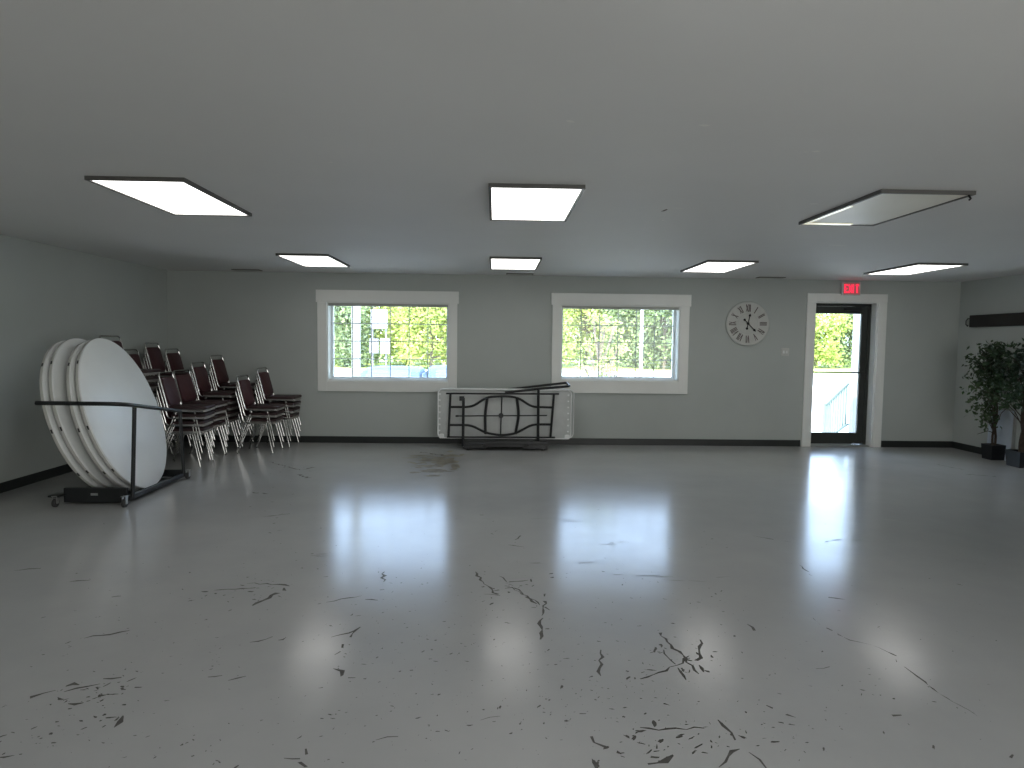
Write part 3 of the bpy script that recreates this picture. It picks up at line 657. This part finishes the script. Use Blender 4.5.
# ---------------------------------------------------------------- folding banquet tables on cart by back wall
YT = 9.30
fr_front = YT
def tp(px, py, y=YT-.04): return at(px, py, 1, y)
for i, (x0p, x1p, yy, lab) in enumerate(((437.5, 572, YT, 'white rectangular folding table on its side, frontmost, dark legs folded against it'), (445, 574.5, YT+.09, 'white rectangular folding table on its side behind the frontmost one'))):
    A = at(x0p, 391, 1, yy); B = at(x1p, 391.5, 1, yy); z0 = .135; z1 = .835
    cx = (A.x+B.x)/2; w = B.x-A.x
    r = empty('folding_table', (cx, yy, z0)); tag(r, lab, 'table', 'white rectangular folding tables on the cart')
    b = MB(); b.prism(rounded(w, z1-z0, .07, 6, 0, (z1-z0)/2), .030, lambda u, v, q: (u, q, v)); b.build('tabletop', M['under'], r, bevel=.005, seg=2, smooth=True)
    b = MB(); P = rounded(w-.02, z1-z0-.02, .065, 6, 0, (z1-z0)/2); b.tube([(p[0], -.008, p[1]) for p in P+[P[0]]], .010, 6, False); b.build('edge_lip', M['plast'], r, smooth=True)
    def loc(pts): return [(p.x-cx, p.y-yy, p.z-z0) for p in pts]
    if i == 0:
        tb = lambda pts, rr=.012, rc=.03: b.tube(loc([Vector(q) for q in arc_pts([tp(*p) for p in pts], rc, 4)]), rr, 8)
        b = MB(); tb([(446,393.5),(559,394)]); tb([(447,437),(555,437.5)]); b.build('side_rail', M['iron'], r, smooth=True)
        for q in ([(450.5,394),(448.5,437)], [(554,394.5),(550.5,437)]):
            b = MB(); tb(q, .016); b.build('end_rail', M['iron'], r, smooth=True)
        for q in ([(451,407),(472,407),(487,397),(505,396),(518,397.5),(532,407),(553,407.5)], [(450,425),(471,425),(486,433),(502,435.5),(516,433.5),(532,424.5),(551,424.5)],):
            b = MB(); tb(q, .016, .08); b.build('folded_leg', M['iron'], r, smooth=True)
        for q in ([(487.5,397),(485,415),(485.5,434)], [(517,398),(519,415),(515.5,434)]):
            b = MB(); tb(q, .019, .1); b.build('folded_leg', M['iron'], r, smooth=True)
        b = MB(); tb([(456,416),(547,415.5)], .009); tb([(502,396),(500.5,435)], .009); b.build('brace', M['iron'], r, smooth=True)
        b = MB(); c = tp(501, 415.5); b.tube(loc([c+Vector((0,-.02,0)), c+Vector((0,.02,0))]), .035, 12); c = tp(457, 416); b.box(tuple(loc([c])[0][k]-(.02,.012,.012)[k] for k in range(3)), tuple(loc([c])[0][k]+(.02,.012,.012)[k] for k in range(3))); b.build('hinge', M['iron'], r)
        for k in range(7):
            for ex_ in (-w/2+.03, w/2-.05):
                b = MB(); z = .10+k*.085; b.box((ex_-.010, -.012, z), (ex_+.012, 0, z+.02)); b.build('edge_rib', M['plast'], r)
        for s in (-1, 1):
            b = MB(); b.prism(rounded(.07, .06, .02, 3, s*(w/2-.06), .035), .03, lambda u, v, q: (u, -q, v)); b.build('corner_foot', M['plast'], r)
cr = empty('table_cart', (.15, 9.22, 0)); tag(cr, 'low black steel cart with tilted hand rail holding the rectangular folding tables', 'cart')
def CC(b): b.v = [(x-.15, y-9.22, z) for x, y, z in b.v]; return b
L0 = at(463, 447, 1, 9.12); R0 = at(547, 447, 1, 9.12)
b = MB(); b.box((L0.x, 9.10, .085), (R0.x, 9.44, .13)); b.box((L0.x+.28, 9.10, .05), (R0.x-.28, 9.14, .085)); CC(b).build('platform', M['iron'], cr, bevel=.004, seg=1)
for s, xx in ((1, L0.x), (-1, R0.x)):
    b = MB(); xx2 = xx+s*.30
    b.prism([(xx, .03), (xx+s*.33, .03), (xx+s*.33, .06), (xx+s*.22, .085), (xx+s*.02, .085)], .34, lambda u, v, q: (u, 9.10+q, v)); CC(b).build('end_foot', M['iron'], cr)
    for yy in (9.13, 9.40): caster(cr, xx+s*.06-.15, yy-9.22, .085)
for px, pt, pb in ((463.5, 398, 446), (538.5, 388, 442)):
    a = at(px, pt, 1, 9.16); c = at(px-.5, pb, 1, 9.16); b = MB(); b.tube([a, c], .019, 8); CC(b).build('post', M['iron'], cr, smooth=True)
b = MB(); a = at(462, 398.5, 1, 9.16); b.box((a.x-.035, a.y-.02, a.z-.03), (a.x+.03, a.y+.02, a.z+.03), ); CC(b).build('rail_socket', M['iron'], cr)
b = MB(); P = [at(466, 397, 1, 9.17), at(500, 396, 1, 9.17), at(538, 388.5, 1, 9.17), at(569.5, 386, 1, 9.17), at(567, 382.5, 1, 9.46), at(497, 391, 1, 9.46)]
P = [at(505, 392.6, 1, 9.16), at(538, 388.8, 1, 9.16), at(569.5, 386.2, 1, 9.16), at(566.5, 382.8, 1, 9.47), at(497, 390.6, 1, 9.47)]
b.tube(arc_pts(P, .03, 4), .017, 8); CC(b).build('hand_rail', M['iron'], cr, smooth=True)

# ---------------------------------------------------------------- outside
GZ = -.56
b = MB(); b.box((-160, YB+T+.005, GZ-.1), (160, 150, GZ)); struct(b.build('ground', M['gravel'])); 
gm = MB(); gm.box((-160, 50, GZ), (160, 120, GZ+.03)); gr = gm.build('lawn', M['grass']); tag(gr, 'bright grass strip under the tree line across the lot', 'grass', kind='stuff')
b = MB(); b.box((4.2, YB+T+.01, -.16), (6.5, 11.5, -.04)); b.box((4.3, 10.1, GZ), (4.4, 10.2, -.16)); b.box((6.3, 11.35, GZ), (6.4, 11.45, -.16)); b.box((4.3, 11.35, GZ), (4.4, 11.45, -.16))
tag(b.build('porch_deck', M['deck']), 'small pale wooden porch deck outside the glass door', 'deck')
b = MB()
for k in range(3): b.box((4.6, 11.5+k*.27, GZ), (6.1, 11.5+(k+1)*.27, -.04-(k+1)*.13))
tag(b.build('porch_steps', M['deck']), 'pale steps going down from the porch outside the glass door', 'steps')
p = at(856, 380, 1, 11.4)
b = MB(); b.box((p.x-.06, 11.34, -.04), (p.x+.06, 11.46, 2.75)); tag(b.build('porch_post', M['postw']), 'white porch post outside the right side of the glass door', 'post')
p2 = at(356.5, 350, 1, 11.6)
b = MB(); b.box((p2.x-.065, 11.5, GZ), (p2.x+.065, 11.63, 2.75)); tag(b.build('porch_post', M['postw']), 'white post standing outside the left window', 'post')
# stair rail
sr = empty('stair_railing', (p.x, 11.5, 0)); tag(sr, 'pale green stair railing descending from the porch, seen through glass door', 'railing')
A = at(849.5, 383, 1, 11.47); B = at(826.5, 405, 1, 12.5)
def SR(b): b.v = [(x-p.x, y-11.5, z) for x, y, z in b.v]; return b
b = MB(); b.box((B.x-.045, B.y-.045, GZ), (B.x+.045, B.y+.045, B.z+.04)); SR(b).build('newel_post', M['railg'], sr)
b = MB(); b.tube([A, B], .028, 8); SR(b).build('top_rail', M['railg'], sr)
b = MB(); dz = Vector((0,0,-.72)); b.tube([A+dz, B+dz+Vector((0,0,.05))], .022, 8); SR(b).build('bottom_rail', M['railg'], sr)
for k in range(1, 9):
    q = A.lerp(B, k/9); b = MB(); b.box((q.x-.014, q.y-.014, q.z-.72), (q.x+.014, q.y+.014, q.z)); SR(b).build('baluster', M['railg'], sr)

# roadside sign
sp = at(379, 319, 1, 30)
sg = empty('roadside_sign', (sp.x, 30, GZ)); tag(sg, 'white two-panel roadside sign on posts, seen through the left window', 'sign')
b = MB(); b.box((-.36, -.06, sp.z-GZ-.42), (.36, .06, sp.z-GZ+.42)); b.build('upper_panel', mat('sign_white', (.36, .36, .39), .5), sg, bevel=.01)
q = at(380, 346, 1, 30); b = MB(); b.box((-.42, -.05, q.z-GZ-.33), (-.02, .05, q.z-GZ+.33)); b.build('lower_panel', M['sgrey'], sg)
b = MB(); b.box((.06, -.05, q.z-GZ-.33), (.50, .05, q.z-GZ+.33)); b.build('lower_panel', mat('sign_white_b', (.34, .34, .36), .5), sg)
for s in (-.3, .3):
    b = MB(); b.tube([(s, .08, 0), (s, .08, sp.z-GZ+.3)], .04, 8); b.build('post', M['sgrey'], sg)
# utility pole
u_ = at(641.5, 340, 1, 26); b = MB(); b.tube([(u_.x, 26, GZ), (u_.x, 26, 3.3)], [.075, .06], 10); tag(b.build('white_pole', M['postw'], smooth=True), 'thin white pole standing on the lot, seen through the right window', 'pole')

# cars
def car(x, y, rz, lab, roofz):
    r = empty('parked_car', (x, y, GZ), rz); r.scale = (1, 1, .95); tag(r, lab, 'car')
    prof = [(-2.2,.35),(-2.2,.78),(-1.95,.92),(-1.35,.97),(-.75,1.40),(-.3,1.48),(.55,1.47),(1.15,1.08),(1.95,.93),(2.2,.75),(2.25,.4)]
    b = MB()
    secs = [(-.87, .16), (-.83, .05), (-.70, .0), (-.40, -.02), (.40, -.02), (.70, .0), (.83, .05), (.87, .16)]
    n = len(prof)
    for (yy, dr_) in secs:
        for (px, pz) in prof:
            b.v.append((px, yy*(1 if pz < 1 else .82), pz-dr_*(1.0 if pz > .6 else 0)))
    for s in range(len(secs)-1):
        for i in range(n):
            j = (i+1) % n; b.f.append((s*n+i, s*n+j, (s+1)*n+j, (s+1)*n+i)); b.m.append(0)
    b.f.append(tuple(range(n))); b.m.append(0); b.f.append(tuple(range((len(secs)-1)*n, len(secs)*n))[::-1]); b.m.append(0)
    b.build('body', M['car'], r, smooth=True)
    for s in (-1, 1):
        b = MB(); b.prism([(-1.15,1.02),(-.68,1.34),(.50,1.36),(.98,1.04)], .02, lambda u, v, w: (u, s*(.74+(1.36-v)*.22+w), v)); b.build('side_window', M['carw'], r)
        for wx in (-1.4, 1.4):
            b = MB(); b.tube([(wx, s*.68, .32), (wx, s*.88, .32)], .32, 20); b.build('wheel', M['tyre'], r)
    b = MB(); b.face([(-1.30,-.58,1.03),(-1.30,.58,1.03),(-.74,.50,1.435),(-.74,-.50,1.435)]); b.build('windscreen', M['carw'], r)
    b = MB(); b.face([(.62,-.52,1.47),(.62,.52,1.47),(1.12,.58,1.14),(1.12,-.58,1.14)]); b.build('rear_window', M['carw'], r)
q = at(397, 367, 1, 17); car(q.x, 16.6, PI/2, 'pale blue car parked outside, its roof showing low in the left window', 0)
q = at(440, 371, 1, 17); car(q.x+.35, 17.6, PI/2+.1, 'pale blue car parked outside, second one, lower right of the left window', 0)

# trees
def tree(seed, h, w, n, lm, leaf=.34, trunk=.18):
    global rnd
    keep = rnd; rnd = random.Random(seed)
    r = empty('tree')
    b = MB(); b.tube([(0,0,0),(.1,0,h*.3),(.0,.1,h*.62)], [trunk, trunk*.8, trunk*.4], 8)
    cl = []
    for i in range(26):
        a = rnd.uniform(0, 2*PI); z = rnd.uniform(.10, .94); rr = w*math.sqrt(max(.05, 1-((z-.45)/.55)**2))*rnd.uniform(.3, .85)
        c = Vector((rr*math.cos(a), rr*math.sin(a), z*h)); cl.append(c)
        b.tube([(0, 0, max(.3, c.z*.6)), c], [trunk*.3, .03], 5)
    b.build('trunk', M['tbark'], r)
    b = MB()
    for i in range(n):
        c = rnd.choice(cl); s = w*.30
        p = c+Vector((rnd.gauss(0, s*.6), rnd.gauss(0, s*.6), rnd.gauss(0, s*.55)))
        if p.z < .15: p.z = .15+rnd.random()*.4
        leaf_quads(b, p, leaf*rnd.uniform(.7, 1.5))
    b.build('foliage', lm, r)
    rnd = keep
    return r
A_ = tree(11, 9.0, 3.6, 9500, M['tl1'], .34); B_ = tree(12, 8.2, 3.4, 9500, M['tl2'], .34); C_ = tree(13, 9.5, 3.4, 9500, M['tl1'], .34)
protos = [A_, B_, C_]; used = set()
def place(k, x, y, sc, rz, lab, grp):
    o = protos[k]
    if k in used: o = copy_tree(protos[k])
    used.add(k); o.location = (x*(y+8)/y, y+8, GZ+.03); o.scale = (sc, sc, sc); o.rotation_euler = (0, 0, rz); tag(o, lab, 'tree', grp)
# seen through the left window: x/y ratio about -.25 .. -.07 ; right window .10..275 ; door .47..55
k = 0
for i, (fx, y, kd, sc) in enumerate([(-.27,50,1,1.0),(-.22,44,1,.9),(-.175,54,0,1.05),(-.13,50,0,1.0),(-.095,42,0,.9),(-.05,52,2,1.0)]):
    place(kd, fx*y, y, sc, i*1.3, ('shade-painted green' if kd == 1 else 'bright yellow-green')+' tree across the lot, seen through the left window', 'trees seen through the left window '+('dark' if kd == 1 else 'bright'))
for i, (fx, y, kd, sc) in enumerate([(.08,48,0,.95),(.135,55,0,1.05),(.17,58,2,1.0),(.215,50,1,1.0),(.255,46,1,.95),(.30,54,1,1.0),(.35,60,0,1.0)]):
    place(kd, fx*y, y, sc, i*1.9+.5, ('shade-painted green' if kd == 1 else 'bright yellow-green')+' tree across the lot, seen through the right window', 'trees seen through the right window '+('dark' if kd == 1 else 'bright'))
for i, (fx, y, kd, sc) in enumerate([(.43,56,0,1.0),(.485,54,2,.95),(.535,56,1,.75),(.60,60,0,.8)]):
    place(kd, fx*y, y, sc, i*2.3, ('shade-painted green' if kd == 1 else 'bright yellow-green')+' tree across the lot, seen through the glass door', 'trees seen through the glass door '+('dark' if kd == 1 else 'bright'))
# young tree close outside the right window
s_ = tree(21, 2.75, .60, 1500, M['tl1'], .075, .012); s_.location = (2.05, 13.2, GZ); tag(s_, 'young leafy sapling close outside the right window', 'tree')

# ---------------------------------------------------------------- light
w = bpy.data.worlds.new('world'); SC.world = w; w.use_nodes = True
nt = w.node_tree; bg = nt.nodes['Background']
sky = nt.nodes.new('ShaderNodeTexSky'); sky.sky_type = 'NISHITA'; sky.sun_disc = False; sky.sun_elevation = math.radians(52); sky.sun_rotation = math.radians(150); sky.air_density = 1.0; sky.dust_density = 1.5
mxn = nt.nodes.new('ShaderNodeMix'); mxn.data_type = 'RGBA'; mxn.inputs['Factor'].default_value = .5
nt.links.new(sky.outputs['Color'], mxn.inputs[6]); mxn.inputs[7].default_value = (5, 6.3, 8.8, 1)
nt.links.new(mxn.outputs[2], bg.inputs['Color']); bg.inputs['Strength'].default_value = .85
sd = bpy.data.lights.new('sun', 'SUN'); sd.energy = 10; sd.angle = .01; sd.color = (1, .95, .85)
so = bpy.data.objects.new('sun', sd); COL.objects.link(so); so.rotation_euler = (math.radians(40), 0, math.radians(-35)); so.location = (0, 0, 20)

fd = bpy.data.lights.new('added_front_fill', 'AREA'); fd.shape = 'RECTANGLE'; fd.size = 6; fd.size_y = 2.2; fd.energy = 95; fd.color = (1, .99, .965)  # unseen area lamp added behind the camera to brighten the room
fo = bpy.data.objects.new('added_front_fill', fd); COL.objects.link(fo); fo.location = (3.0, YF+1.0, 1.25); fo.rotation_euler = (math.radians(90), 0, math.radians(24))
SC.view_settings.view_transform = 'Standard'; SC.view_settings.look = 'None'; SC.view_settings.exposure = 0.6
SC.render.engine = 'CYCLES'
SC.cycles.use_denoising = True
SC.cycles.max_bounces = 8; SC.cycles.diffuse_bounces = 5; SC.cycles.transparent_max_bounces = 12; SC.cycles.sample_clamp_indirect = 6
